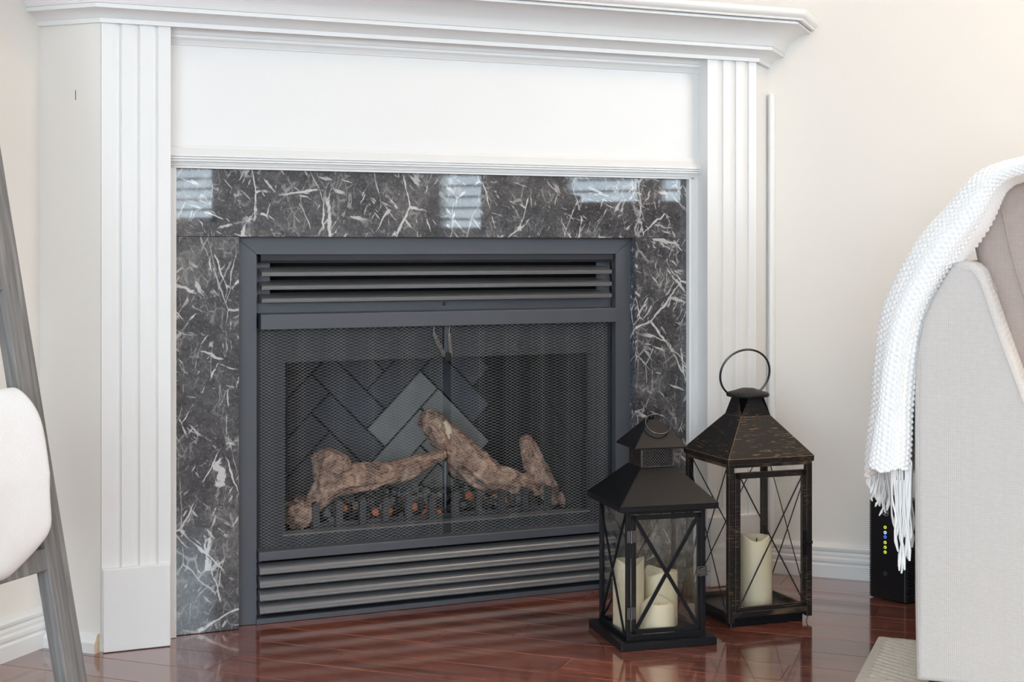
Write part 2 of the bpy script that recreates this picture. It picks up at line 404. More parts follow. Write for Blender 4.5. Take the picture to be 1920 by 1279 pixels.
tag(mb.obj('wall_front', M['wall']), 'beige wall around the added glazed door', 'wall', kind='structure')
# windows with louvred shutters (seen mirrored in the marble)
for k, (y0, y1, z0, z1) in enumerate(WINDOWS):
    r = empty('window_%d' % (k + 1), (WALL_R, (y0 + y1) / 2, z0)); hw = (y1 - y0) / 2; hh = z1 - z0
    tag(r, 'white framed window with open louvred shutters', 'window', 'shuttered windows', 'structure')
    f = MB(); f.box(0, .1, -hw, -hw + .035, 0, hh).box(0, .1, hw - .035, hw, 0, hh).box(0, .1, -hw, hw, 0, .04).box(0, .1, -hw, hw, hh - .04, hh)
    if hw > .4: f.box(0, .1, -.03, .03, 0, hh)
    f.obj('window_frame', M['white'], r)
    g = box(.07, .074, -hw + .035, hw - .035, .04, hh - .04).obj('pane', M['glass'], r)
    sl = None; z = .09
    while z < hh - .06:
        if sl is None:
            sl = MB().box(.005, .055, -hw + .036, hw - .036, -.004, .004).obj('slat', M['white'], r); sl.location = (0, 0, z); sl.rotation_euler = (0, radians(8), 0)
        else: link_copy(sl, r, (0, 0, z))
        z += .062
x0, x1, z0, z1 = ADDED_DOOR
r = empty('added_door_1', ((x0 + x1) / 2, WALL_F, z0)); tag(r, 'added wide glazed door letting in extra daylight', 'door', kind='structure')
hw = (x1 - x0) / 2; hh = z1 - z0; f = MB()
for xx in (-hw, -.04, hw - .06): f.box(xx, xx + .06, -.1, 0, 0, hh)
f.box(-hw, hw, -.1, 0, 0, .08).box(-hw, hw, -.1, 0, hh - .06, hh); f.obj('door_frame', M['white'], r)
box(-hw + .06, hw - .06, -.06, -.055, .08, hh - .06).obj('pane', M['glass'], r)
# ceiling lamps of the room
for lx, ly, lb in ((.55, 2.75, 'round flush ceiling light with frosted diffuser above the armchair'), (2.2, 2.3, 'round flush ceiling light with frosted diffuser beside the shuttered windows')):
    r = empty('ceiling_light', (lx, ly, CEIL)); tag(r, lb, 'ceiling light', 'flush ceiling lights')
    MB().lathe([(.19, -.03), (.2, -.02), (.2, 0)], n=32).obj('lamp_rim', M['white'], r)
    MB().lathe([(.02, -.062), (.09, -.056), (.15, -.043), (.185, -.028)], n=32).obj('diffuser', M['lampglass'], r)
    o = area('lamp_glow', (0, 0, -.07), (0, 0, 0), .36, .36, 16, (1, .74, .50), disk=True); o.parent = r

# baseboards: profile of (depth, height)
BPROF = [(0, 0), (.020, 0), (.020, .030), (.016, .034), (.019, .040), (.019, .046), (.014, .050), (.015, .056), (.013, .062), (.016, .066), (.017, .072), (.013, .077), (.004, .081), (0, .081)]
mb = MB(); mb.prism([(WALL_L + d, z) for d, z in BPROF], 'y', WALL_F, 2.414)
tag(mb.obj('baseboard_left', M['white']), 'moulded white baseboard along the wall behind the ladder', 'baseboard', kind='structure')
mb = MB(); mb.prism([(WALL_B - d, z) for d, z in BPROF], 'x', -.732, WALL_R)
tag(mb.obj('baseboard_back', M['white']), 'moulded white baseboard running behind the black router', 'baseboard', kind='structure')
# short wall return left of the mantel
AX, AY = (AC - .7655 + T0) * S2, (AC - .7655 - T0) * S2
BX, BY = (AC + .7655 + T0) * S2, (AC + .7655 - T0) * S2
mb = MB(); mb.box(WALL_L - .01, AX - .002, AY, AY + .06, 0, 1.30)
tag(mb.obj('wall_return', M['wall']), 'narrow beige wall return between ladder wall and mantel', 'wall', kind='structure')
mb = MB(); SP = [(0, 0), (.015, 0), (.015, .020), (.011, .026), (.007, .034), (.004, .037), (0, .037)]
mb.prism([(AY - d, z) for d, z in SP], 'x', WALL_L + .02, AX - .006)
MB().box(-1.8762, -1.8755, AY - .0012, AY + .001, 1.098, 1.117).obj('scuff_mark', M['button'], bpy.data.objects['wall_return'])
o = mb.obj('baseboard_return', M['white']); tag(o, 'low white baseboard with bare wood end beside the plinth', 'baseboard', kind='structure')
mb = MB(); mb.prism([(AY - d * .98, z) for d, z in SP], 'x', AX - .006, AX - .0045); mb.obj('cut_end', M['rawwood'], o)
# half round strip in the corner right of the mantel
mb = MB(); mb.prism([(BX + .012 + .0085 * cos(a), WALL_B - .004 - .011 * sin(a)) for a in [pi * k / 10 for k in range(11)]] + [(BX + .0035, WALL_B + .002), (BX + .0205, WALL_B + .002)], 'z', .08, 1.183, True)
tag(mb.obj('trim_1', M['white']), 'thin white half-round strip between mantel and beige wall', 'trim', kind='structure')

# ------------------------------------------------------------------ mantelpiece (own frame: x along face, y into the wall)
FPL = ((AC + T0) * S2, (AC - T0) * S2, 0); FRZ = pi / 4
MT = empty('fireplace_mantel', FPL, FRZ)
tag(MT, 'white painted corner mantelpiece with fluted pilasters and crown moulded shelf', 'mantel')
XO, XI = .7655, .629
def pilaster(xl, xr, flutes):
    p = [(xl, 0)]
    for fx in flutes:
        p += [(fx - .016, 0), (fx - .010, .0012), (fx - .005, .0030), (fx - .001, .0050), (fx, .0050), (fx, .0006), (fx + .0012, 0)]
    p += [(xr, 0), (xr, .11), (xl, .11)]
    return MB().prism(p, 'z', 0, 1.26)
pilaster(-XO, -XI, [-.7265, -.6905, -.6545]).obj('pilaster', M['white'], MT, weld=True, bevel=.0012)
pilaster(XI, XO, [.6725, .708, .744]).obj('pilaster', M['white'], MT, weld=True, bevel=.0012)
for s in (-1, 1):
    a, b = sorted((s * .7635, s * .6315))
    box(a, b, -.011, .02, 0.001, .166).obj('plinth_block', M['white'], MT, bevel=.002)
# side panel closing the right flank back to the wall
mb = MB(); dl = (WALL_B - BY) * S2
mb.add([(XO - .002, .002, 0), (XO + dl, dl, 0), (XO + dl, dl, 1.26), (XO - .002, .002, 1.26), (XO - .03, .012, 0), (XO + dl - .02, dl + .01, 0), (XO + dl - .02, dl + .01, 1.26), (XO - .03, .012, 1.26)],
       [(0, 1, 2, 3), (7, 6, 5, 4), (3, 2, 6, 7), (0, 4, 5, 1), (1, 5, 6, 2), (0, 3, 7, 4)])
mb.obj('side_panel', M['white'], MT)
box(-XI, XI, .045, .10, .985, 1.262).obj('frieze_panel', M['white'], MT)
def moulding(name, prof, xl, xr): return MB().prism(prof, 'x', xl, xr).obj(name, M['white'], MT)
moulding('bed_moulding', [(.05, 1.2195), (.041, 1.2195), (.040, 1.2225), (.036, 1.229), (.030, 1.2335), (.030, 1.2385), (.027, 1.2395), (.024, 1.246), (.018, 1.252), (.018, 1.262), (.05, 1.262)], -XI - .001, XI + .001)
moulding('lower_moulding', [(.05, 1.016), (.0445, 1.015), (.041, 1.008), (.034, 1.000), (.029, .994), (.029, .9905), (.033, .9895), (.031, .9885), (.031, .9855), (.036, .985), (.034, .984), (.034, .9805), (.041, .979), (.041, .977), (.05, .977)], -XI - .001, XI + .001)
# thin casing round the marble
cs = MB()
cs.prism([(.048, .967), (.048, .9705), (.0455, .973), (.0455, .9785), (.09, .9785), (.09, .967)], 'x', -XI, XI); cs.obj('casing', M['white'], MT)
for s in (-1, 1):
    c = MB(); c.prism([(s * .6085, .09), (s * .6085, .050), (s * .613, .048), (s * .621, .048), (s * .6225, .0455), (s * XI, .0455), (s * XI, .09)], 'z', 0.001, .970); c.obj('casing', M['white'], MT)
# crown swept round the two mitred corners; profile (outward, z)
CP = [(.000, 1.2488), (.008, 1.2488), (.008, 1.2575), (.0095, 1.2585), (.0125, 1.2620), (.0185, 1.2675), (.028, 1.2715), (.0385, 1.2735), (.0417, 1.2735), (.0417, 1.2815), (.0445, 1.2825), (.0460, 1.2870), (.0500, 1.2960), (.0565, 1.3050), (.0655, 1.3140), (.0770, 1.3215), (.0900, 1.3265), (.1020, 1.3285), (.1076, 1.3285), (.1076, 1.3335), (.1030, 1.3345), (0, 1.3345)]
def path_at(d):   # plan polyline at outward distance d: left wall, left corner, right corner, back wall (world)
    tl = T0 + d
    yl = AY - d; xr = BX + d
    # face line: x - y = tl*sqrt2
    k = tl * sqrt(2)
    return [(WALL_L - .004, yl), (yl + k, yl), (xr, xr - k), (xr, WALL_B + .004)]
def to_local(x, y): return ((x + y) * S2 - AC, -((x - y) * S2 - T0))
def crown(prof, name):
    vs = []
    for d, z in prof:
        for (x, y) in path_at(d):
            lx, ly = to_local(x, y); vs.append((lx, ly, z))
    n = len(prof); fs = [(i * 4 + k, i * 4 + k + 1, ((i + 1) % n) * 4 + k + 1, ((i + 1) % n) * 4 + k) for i in range(n) for k in range(3)]
    fs += [tuple(i * 4 for i in range(n)), tuple(i * 4 + 3 for i in reversed(range(n)))]
    m = MB(); m.add(vs, fs, True); o = m.obj(name, M['white'], MT); es = o.modifiers.new('split', 'EDGE_SPLIT'); es.split_angle = radians(33); return o
crown(CP, 'crown_moulding')
SH = [(.1000, 1.3362), (.1173, 1.3362), (.1185, 1.3405), (.1225, 1.3440), (.1262, 1.3480), (.1272, 1.3530), (.1268, 1.3590), (.1235, 1.3625), (.1185, 1.3635), (-.02, 1.3635), (-.02, 1.3340), (.1000, 1.3340)]
crown(SH, 'shelf_edge')
mb = MB(); pl = [to_local(*p) for p in path_at(.05)] + [to_local(WALL_L - .004, WALL_B + .004)]
mb.prism(pl, 'z', 1.3365, 1.3633); mb.obj('shelf', M['white'], MT)

# ------------------------------------------------------------------ marble surround
MS = empty('marble_surround', FPL, FRZ); tag(MS, 'polished dark grey marble surround with white veins round the fireplace', 'marble surround')
box(-.611, .611, .064, .094, .8262, .972).obj('marble_slab', marble('marble_header', (3.1, .4, 7.7)), MS, bevel=.0006)
box(-.611, -.475, .064, .094, .001, .8255).obj('marble_slab', marble('marble_left', (11.3, 2.2, 1.15)), MS, bevel=.0006)
box(.4705, .611, .064, .094, .001, .8255).obj('marble_slab', marble('marble_right', (5.6, 8.2, 4.4)), MS, bevel=.0006)

# ------------------------------------------------------------------ gas fireplace
GF = empty('gas_fireplace', FPL, FRZ); tag(GF, 'black metal gas fireplace with louvers and wire mesh curtains', 'fireplace')
FO, FI, ZT, ZI = .479, .4305, .827, .7887
YF = .090
def frame_piece(poly, nm): return MB().prism(poly, 'y', YF, YF + .02).obj(nm, M['frame_metal'], GF, bevel=.0012)
g = .0006
frame_piece([(-FO + g, ZT), (FO - g, ZT), (FI - g, ZI), (-FI + g, ZI)], 'frame_top')
frame_piece([(-FO, ZT - g), (-FI - g, ZI), (-FI - g, .001), (-FO, .001)], 'frame_side')
frame_piece([(FO, ZT - g), (FI + g, ZI), (FI + g, .001), (FO, .001)], 'frame_side')
MB().prism([(.085, .001), (.085, .0115), (.088, .0125), (.125, .0135), (.125, .001)], 'x', -FI - .002, FI + .002).obj('bottom_rail', M['frame_metal'], GF)
# upper louvers
MB().prism([(.094, .7905), (.094, .7755), (.097, .7700), (.130, .7705), (.130, .7905)], 'x', -.421, .4265).obj('hood', M['inner_metal'], GF)
for zc in (.7465, .7175, .690):
    MB().prism([(.0855, zc + .0045), (.084, zc + .003), (.084, zc - .001), (.0858, zc - .0012), (.0858, zc - .0045), (.0875, zc - .0045), (.089, zc + .0035), (.128, zc + .014), (.128, zc + .0155), (.088, zc + .0052)], 'x', -.421, .4185).obj('upper_louver', M['louver'], GF)
for s in (-1, 1):
    a, b = sorted((s * .43, s * .395)); box(a, b, .118, .124, .66, .785).obj('louver_bracket', M['frame_metal'], GF)
box(-.43, .43, .19, .20, .64, .80).obj('vent_back', M['soot'], GF)
box(-.43, .43, .112, .118, .655, .6835).obj('control_plate', M['frame_metal'], GF)
sc = MB().lathe([(.0042, 0), (.0042, .0015), (.003, .003), (.001, .0034)], n=12).obj('screw', M['black_metal'], GF)
sc.rotation_euler = (pi / 2, 0, 0); q = fp(832, 570, .112); sc.location = (q.x, .112, .676)
MB().prism([(.079, .6605), (.078, .6595), (.078, .6285), (.079, .6275), (.100, .6275), (.115, .6625), (.095, .6625)], 'x', -.4245, .4285).obj('valance_bar', M['frame_metal'], GF, bevel=.0008)
# lower bar and louvers
MB().prism([(.079, .155), (.078, .154), (.078, .1365), (.079, .1355), (.108, .1355), (.108, .158)], 'x', -.4285, .4285).obj('lower_bar', M['frame_metal'], GF, bevel=.0008)
for zc in (.1125, .0842, .0563, .0292):
    p = [(.0835, zc - .0065), (.0785, zc - .0062), (.0782, zc - .0022), (.0800, zc - .0014)]
    p += [(.0795 + .028 * (1 - cos(a)), zc + .0006 + .0145 * sin(a)) for a in [pi / 2 * k / 7 for k in range(8)]]
    p += [(.1075, zc + .013), (.086, zc - .003)]
    MB().prism(p, 'x', -.4265, .4265, True).obj('lower_louver', M['louver'], GF)
box(-.43, .43, .165, .17, .001, .15).obj('vent_back', M['soot'], GF)
box(-.43, .43, .116, .165, .001, .006).obj('vent_floor', M['soot'], GF)
for s in (-1, 1):
    a, b = sorted((s * .43, s * .415)); box(a, b, .112, .118, .012, .14).obj('louver_bracket', M['frame_metal'], GF)
box(-.16, .02, .15, .155, .035, .048).obj('gas_valve', M['inner_metal'], GF)
for pxx in (567, 815): 
    q = fp(pxx, 1058, .108); s2 = link_copy(sc, GF, (q.x, .108, .1325))
q = fp(980, 1084, .14); box(q.x - .028, q.x + .03, .138, .14, .068, .0735).obj('rating_label', M['print'], GF)
# inner flange of the firebox (an opening at x -.363...368, z .182...5545)
YI = .112
fi = MB(); fi.box(-.43, -.363, YI, YI + .006, .15, .63).box(.368, .43, YI, YI + .006, .15, .63)
fi.box(-.363, .368, YI, YI + .006, .5545, .63).box(-.363, .368, YI, YI + .006, .15, .1795); fi.obj('firebox_flange', M['inner_metal'], GF)
MB().prism([(YI - .002, .1795), (YI - .002, .1825), (YI + .03, .184), (YI + .03, .1795)], 'x', -.368, .373).obj('front_ledge', M['louver'], GF)
# firebox shell
YB = .42; XB = .275
sh = MB()
sh.box(-.40, .40, YI + .006, YB + .03, .160, .175); sh.box(-.40, .40, YI + .02, YB + .03, .60, .61); sh.box(-.38, .38, YB + .012, YB + .03, .17, .61)
sh.obj('firebox_shell', M['soot'], GF)
def wallprism(p, q, off, nm):   # thin wall from plan point p to q
    d = Vector((q[0] - p[0], q[1] - p[1])); n = Vector((-d.y, d.x)).normalized() * off
    MB().prism([p, q, (q[0] + n.x, q[1] + n.y), (p[0] + n.x, p[1] + n.y)], 'z', .17, .61).obj(nm, M['soot'], GF)
wallprism((-.372, YI + .03), (-XB - .008, YB + .012), .01, 'firebox_side')
wallprism((.376, YI + .03), (XB + .008, YB + .012), -.01, 'firebox_side')
# herringbone refractory bricks
def clip(poly, ax, val, keep_less):
    out = []
    for i in range(len(poly)):
        a, b = poly[i], poly[(i + 1) % len(poly)]
        ina = (a[ax] <= val) == keep_less; inb = (b[ax] <= val) == keep_less
        if ina: out.append(a)
        if ina != inb:
            t = (val - a[ax]) / (b[ax] - a[ax]); out.append((a[0] + (b[0] - a[0]) * t, a[1] + (b[1] - a[1]) * t))
    return out
def herring(u0, u1, z0, z1, W, origin, place, pale):
    gp = .0022
    for m_ in range(-12, 13):
        for k in range(-14, 15):
            for (i, j, du, dv) in ((k + 6 * m_, k, 3, 1), (k + 6 * m_, k + 1, 1, 3)):
                r = [(i * W + gp, j * W + gp), ((i + du) * W - gp, j * W + gp), ((i + du) * W - gp, (j + dv) * W - gp), (i * W + gp, (j + dv) * W - gp)]
                pts = [(origin[0] + (b - a) * S2, origin[1] - (a + b) * S2) for a, b in r]
                for ax, val, kl in ((0, u0, False), (0, u1, True), (1, z0, False), (1, z1, True)):
                    if len(pts) > 2: pts = clip(pts, ax, val, kl)
                if len(pts) < 3: continue
                ar = abs(sum(pts[q][0] * pts[(q + 1) % len(pts)][1] - pts[(q + 1) % len(pts)][0] * pts[q][1] for q in range(len(pts)))) / 2
                if ar < 2e-4: continue
                cxm = sum(p[0] for p in pts) / len(pts); czm = sum(p[1] for p in pts) / len(pts)
                n = len(pts); mb = MB(); vs = [place(u, z, 0.) for u, z in pts]
                fr = [place(cxm + (u - cxm) * .975, czm + (z - czm) * .975, -.006) for u, z in pts]
                mb.add(vs + fr, [tuple(range(n, 2 * n)), tuple(range(n - 1, -1, -1))] + [(q, (q + 1) % n, n + (q + 1) % n, n + q) for q in range(n)])
                mb.obj('brick', M[pale(m_, k)], GF)
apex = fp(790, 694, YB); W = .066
herring(-XB, XB, .18, .60, W, (apex.x, apex.z), lambda u, z, d: (u, YB + .008 + d, z), lambda m_, k: 'brick_pale' if (m_ == 0 and k >= 0) else ('brick_shade' if m_ < 0 else 'brick'))  # bricks right of the chevron carry the painted shade
sdl = Vector((.366 - XB, YI + .034 - YB)); slen = sdl.length
def place_r(u, z, d):
    t = u / slen; nx, ny = sdl.y / slen, -sdl.x / slen
    return (XB + .004 + sdl.x * t + nx * -d * -1, YB + sdl.y * t + ny * -d * -1, z)
herring(0, slen, .18, .60, W, (.10, apex.z), place_r, lambda u, z: 'brick_shade')
def place_l(u, z, d):
    t = u / slen
    return (-XB - .004 - sdl.x * t - d * sdl.y / slen, YB + sdl.y * t - d * sdl.x / slen * 1, z)
herring(0, slen, .18, .60, W, (.10, apex.z), place_l, lambda u, z: 'brick_shade')
# wire mesh curtains: interlinked zigzag strands hanging in soft pleats
def curtain(xa, xb, z0, z1, seed):
    cw, ch = .0080, .0034; n = int((xb - xa) / cw); rows = int((z1 - z0) / ch)
    mb = MB(); vs = []; fs = []
    def pleat(x, z):
        k = (x - xa) / (xb - xa)
        return .0996 + .0045 * sin(2 * pi * k * 5.3 + seed + .25 * sin(z * 9)) + .0018 * sin(2 * pi * k * 13 + seed * 2)
    R = .00058
    for i in range(n):
        prev = None
        for j in range(rows + 1):
            zig = .5 if (j % 2 == 0) else -.5
            sgn = 1 if i % 2 == 0 else -1
            xx = xa + (i + .5 + zig * sgn * 1.06) * cw
            xx2 = xx + .0035 * sin(2 * pi * (xx - xa) / (xb - xa) * 5.3 + seed + 1.2)
            zz = z0 + j * ch; c = Vector((xx2, pleat(xx2, zz) + zig * .0012, zz))
            b = len(vs)
            for a in (0.5, 2.6, 4.7): vs.append((c.x + R * cos(a), c.y + R * sin(a), c.z))
            if prev is not None:
                for q in range(3): fs.append((prev + q, prev + (q + 1) % 3, b + (q + 1) % 3, b + q))
            prev = b
    mb.add(vs, fs, True)
    return mb.obj('mesh_curtain', M['wire'], GF, kind='stuff')
gx0 = fp(833, 800, .10).x; gx1 = fp(847, 800, .10).x
curtain(-.4235, gx0, .1555, .629, .4); curtain(gx1, .4255, .1555, .629, 2.1)
# springs and pull knob where the curtains meet
def coil(p, q, r, turns):
    p = Vector(p); q = Vector(q); d = (q - p).normalized(); x = d.cross(Vector((0, 1, 0))).normalized(); y = x.cross(d); nn = turns * 8
    return MB().tube([p + (q - p) * (k / nn) + (x * cos(2 * pi * k / 8) + y * sin(2 * pi * k / 8)) * r for k in range(nn + 1)], .0009, 4)
coil(fp(813, 626, .093), fp(834, 668, .093), .0046, 15).obj('spring', M['spring'], GF)
coil(fp(842, 626, .093), fp(846, 668, .093), .0042, 15).obj('spring', M['spring'], GF)
MB().tube([fp(815, 607, .093), fp(813, 622, .093), fp(816, 630, .093)], .0008, 5).obj('spring_hook', M['spring'], GF)
MB().tube([fp(845, 607, .093), fp(842, 622, .093), fp(843, 630, .093)], .0008, 5).obj('spring_hook', M['spring'], GF)
q = fp(840, 670, .09); box(q.x - .008, q.x + .008, .086, .096, q.z - .010, q.z + .010).obj('pull_knob', M['soot'], GF, bevel=.003)
q1 = fp(838, 640, .1); box(q1.x - .006, q1.x + .006, .1, .103, q.z, .635).obj('pull_rod', M['frame_metal'], GF)
# pilot burner
q = fp(835, 885, .19); pb = MB(); pb.tube([(q.x, .19, q.z - .026), (q.x, .19, q.z + .024)], .0065, 12)
pb.tube([(q.x, .19, .183), (q.x, .19, q.z - .02)], .003, 8); pb.obj('pilot_burner', M['frame_metal'], GF)

# ------------------------------------------------------------------ grate, logs, embers in the firebox
GR = empty('log_grate', FPL, FRZ); tag(GR, 'dark iron grate with upright prongs in front of the embers', 'grate')
zb = .1752
for k in range(11):
    px = 593 + 43.5 * k; b = fp(px, 985 - (px - 593) * .075, .160); zt = fp(px, 947 - (px - 593) * .072, .160).z
    MB().box(b.x - .0075, b.x + .0075, .157, .168, zb, zt).tube([(b.x, .153, zt - .002), (b.x, .172, zt - .002)], .0085, 10).obj('prong', M['black_metal'], GR)
xa = fp(585, 985, .165).x; xb = fp(1040, 950, .165).x
MB().box(xa, xb, .168, .176, .178, .190).obj('front_rail', M['black_metal'], GR)
MB().box(xa, xb, .315, .325, .176, .225).obj('rear_rail', M['black_metal'], GR)
EB = empty('ember_bed', FPL, FRZ)
def chunk(mb, c, r, seed, mi):
    vs = []; n1, n2 = 4, 6
    for i in range(n1 + 1):
        th = pi * i / n1
        for k in range(n2):
            a = 2 * pi * k / n2; d = Vector((sin(th) * cos(a), sin(th) * sin(a), cos(th)))
            rr = r * (.75 + .5 * noise.noise(d * 1.3 + Vector((seed, seed * .7, 0))))
            vs.append(c + d * rr)
    mb.add(vs, [(i * n2 + k, i * n2 + (k + 1) % n2, (i + 1) * n2 + (k + 1) % n2, (i + 1) * n2 + k) for i in range(n1) for k in range(n2)], False, mi)
eb = MB(); er = random.Random(4)
for k in range(420):
    x = er.uniform(xa + .01, xb - .03); y = er.uniform(.182, .31); lev = (y - .18) / .13
    z = .178 + er.uniform(0, .03) + lev * .035
    r_ = er.random(); mi = 2 if (r_ < .16 and z < .215) else (0 if r_ < .5 else 1)
    chunk(eb, Vector((x, y, z)), er.uniform(.006, .014), k * 1.7, mi)
COL.objects.unlink(EB); bpy.data.objects.remove(EB)
o = eb.obj('ember_bed', [M['ash'], M['coal'], M['ember']]); o.location = FPL; o.rotation_euler = (0, 0, FRZ)
tag(o, 'bed of grey ash, coal and orange painted embers under the logs', 'embers', kind='stuff')

def spline(pts, n):
    out = []
    P = [pts[0]] + list(pts) + [pts[-1]]
    for i in range(1, len(P) - 2):
        for k in range(n):
            t = k / n; a, b, c, d = P[i - 1], P[i], P[i + 1], P[i + 2]
            out.append(tuple(.5 * ((2 * b[q]) + (-a[q] + c[q]) * t + (2 * a[q] - 5 * b[q] + 4 * c[q] - d[q]) * t * t + (-a[q] + 3 * b[q] - 3 * c[q] + d[q]) * t ** 3) for q in range(len(b))))
    out.append(tuple(pts[-1])); return out
PXM = 3.2 / 2750
def bark_tube(mb, pix, seed, n=56, seg=14):
    """pix: (px, py, depth y, radius in pixels)"""
    ctl = [(*fp(px, py, y), r * PXM) for px, py, y, r in pix]; sp = spline(ctl, seg); m = len(sp); vs = []
    up = None
    for i, (x, y, z, r) in enumerate(sp):
        p = Vector((x, y, z)); d = (Vector(sp[min(i + 1, m - 1)][:3]) - Vector(sp[max(i - 1, 0)][:3])).normalized()
        if up is None: up = Vector((0, 1, 0))
        ax = d.cross(up).normalized(); up = ax.cross(d)
        for k in range(n):
            a = 2 * pi * k / n; dr = ax * cos(a) + up * sin(a)
            ridge = noise.noise(Vector((cos(a) * 2.4 + seed, sin(a) * 2.4, i / m * len(pix) * .9))) + .7 * noise.noise(Vector((cos(a) * 5 + seed, sin(a) * 5, i / m * len(pix) * 1.2))) + .35 * noise.noise(Vector((cos(a) * 11 + seed, sin(a) * 11, i / m * len(pix) * 3)))
            lump = noise.noise(p * 45 + dr * 1.2 + Vector((seed, 0, 0)))
            vs.append(p + dr * r * (1 + .24 * ridge + .12 * lump))
    fs = [(i * n + k, i * n + (k + 1) % n, (i + 1) * n + (k + 1) % n, (i + 1) * n + k) for i in range(m - 1) for k in range(n)]
    mb.add(vs, fs, True)
    for ring, e in ((0, -1), (m - 1, 1)):
        c = Vector(sp[ring][:3]); base = len(mb.v); p0 = [vs[ring * n + k] for k in range(n)]
        d = (Vector(sp[ring][:3]) - Vector(sp[ring - e][:3])).normalized()
        mid = [c + (v - c) * .6 + d * sp[ring][3] * .22 for v in p0]
        mb.add(p0 + mid + [c + d * sp[ring][3] * .28], [(k, (k + 1) % n, n + (k + 1) % n, n + k) for k in range(n)] + [(n + k, n + (k + 1) % n, 2 * n) for k in range(n)], True)
def log(name, tubes, seed, label):
    mb = MB()
    for k, t in enumerate(tubes): bark_tube(mb, t, seed + k * 5.3)
    o = mb.obj(name, M['bark']); o.location = FPL; o.rotation_euler = (0, 0, FRZ); tag(o, label, 'log', 'ceramic fire logs'); return o
log('ceramic_log', [[(583, 953, .215, 15), (612, 915, .215, 26), (655, 899, .22, 27), (715, 890, .23, 24), (775, 875, .245, 20), (834, 850, .25, 9)],
                    [(625, 915, .215, 28), (621, 890, .215, 33), (625, 868, .215, 36), (632, 852, .215, 28)], [(618, 888, .212, 22), (606, 870, .205, 15)]], 1.0,
    'brown bark log with knobbly stub at left end, tapering rightwards')
log('ceramic_log', [[(563, 968, .175, 25), (560, 962, .23, 26), (565, 950, .29, 24)]], 9.0, 'short log end standing at the left of the grate')
lg = log('ceramic_log', [[(792, 782, .30, 17), (812, 794, .295, 25), (846, 832, .28, 32), (885, 872, .265, 37), (925, 898, .25, 31), (965, 906, .245, 25), (1000, 914, .24, 19), (1015, 918, .24, 12)],
                    [(1046, 940, .235, 13), (1026, 916, .24, 22), (1006, 880, .245, 23), (992, 842, .245, 18), (985, 821, .245, 14)]], 17.0,
    'thick forked bark log slanting down from the middle, with upright branch')
cf = MB(); bark_tube(cf, [(834, 790, .262, 5), (840, 806, .262, 8), (841, 822, .262, 6), (838, 832, .262, 3)], 41., 16, 8); cf.obj('cut_face', M['cutwood'], lg)
log('ceramic_log', [[(1050, 928, .215, 9), (1062, 938, .215, 15), (1076, 950, .215, 11)]], 29.0, 'small reddish log chunk at the right end of the grate')

# ------------------------------------------------------------------ lanterns
def pane(parent, w, z0, z1, side, off):
    M4 = Matrix.Rotation(side * pi / 2, 4, 'Z')
    return MB().box(-w / 2, w / 2, -off - .0008, -off + .0008, z0, z1, M4).obj('glass_pane', M['glass'], parent)
def frustum(mb, h0, z0, h1, z1, cap0=False, cap1=True, mi=0):
    vs = [(sx * h, sy * h, z) for h, z in ((h0, z0), (h1, z1)) for sx, sy in ((-1, -1), (1, -1), (1, 1), (-1, 1))]
    fs = [(k, (k + 1) % 4, 4 + (k + 1) % 4, 4 + k) for k in range(4)]
    if cap0: fs.append((3, 2, 1, 0))
    if cap1: fs.append((4, 5, 6, 7))
    mb.add(vs, fs, False, mi); return mb
def rotz(k): return Matrix.Rotation(k * pi / 2, 4, 'Z')

SLR = radians(36.6); SLC = Vector((-.8330, 2.9337, 0))
SL = empty('lantern', SLC, SLR); tag(SL, 'shorter matt black lantern with mesh vent, holding three candles', 'lantern')
LB = M['lantern_black']
box(-.1025, .1025, -.1025, .1025, .0002, .016).obj('base', LB, SL, bevel=.0012)
h = .085
for sx in (-1, 1):
    for sy in (-1, 1):
        a, b = sorted((sx * h, sx * (h - .009))); c, d = sorted((sy * h, sy * (h - .009)))
        box(a, b, c, d, .015, .285).obj('corner_post', LB, SL, bevel=.0006)
for k in range(4):
    MB().box(-h + .009, h - .009, -h, -h + .006, .016, .026, rotz(k)).obj('side_rail', LB, SL); MB().box(-h + .009, h - .009, -h, -h + .006, .268, .285, rotz(k)).obj('side_rail', LB, SL)
for k in (1, 2, 3):
    pane(SL, 2 * h - .018, .026, .268, k, h - .007)
    x = MB(); x.bar(rotz(k) @ Vector((-h + .008, -h + .001, .024)), rotz(k) @ Vector((h - .008, -h + .001, .27)), .004, .0035); x.bar(rotz(k) @ Vector((h - .008, -h - .001, .024)), rotz(k) @ Vector((-h + .008, -h - .001, .27)), .004, .0035)
    x.obj('cross_bar', LB, SL)
dr = MB(); w0 = h - .0105
dr.box(-w0, -w0 + .009, -h - .003, -h + .003, .029, .266).box(w0 - .009, w0, -h - .003, -h + .003, .029, .266).box(-w0, w0, -h - .003, -h + .003, .029, .038).box(-w0, w0, -h - .003, -h + .003, .257, .266)
do = dr.obj('door', LB, SL, bevel=.0006)
MB().bar((-w0 + .007, -h - .001, .036), (w0 - .007, -h - .001, .259), .0075, .003, up=Vector((0, 1, 0))).bar((w0 - .007, -h - .003, .036), (-w0 + .007, -h - .003, .259), .0075, .003, up=Vector((0, 1, 0))).obj('door_cross', LB, do)
MB().box(-w0 + .009, w0 - .009, -h + .0005, -h + .002, .038, .257).obj('glass_pane', M['glass'], do)
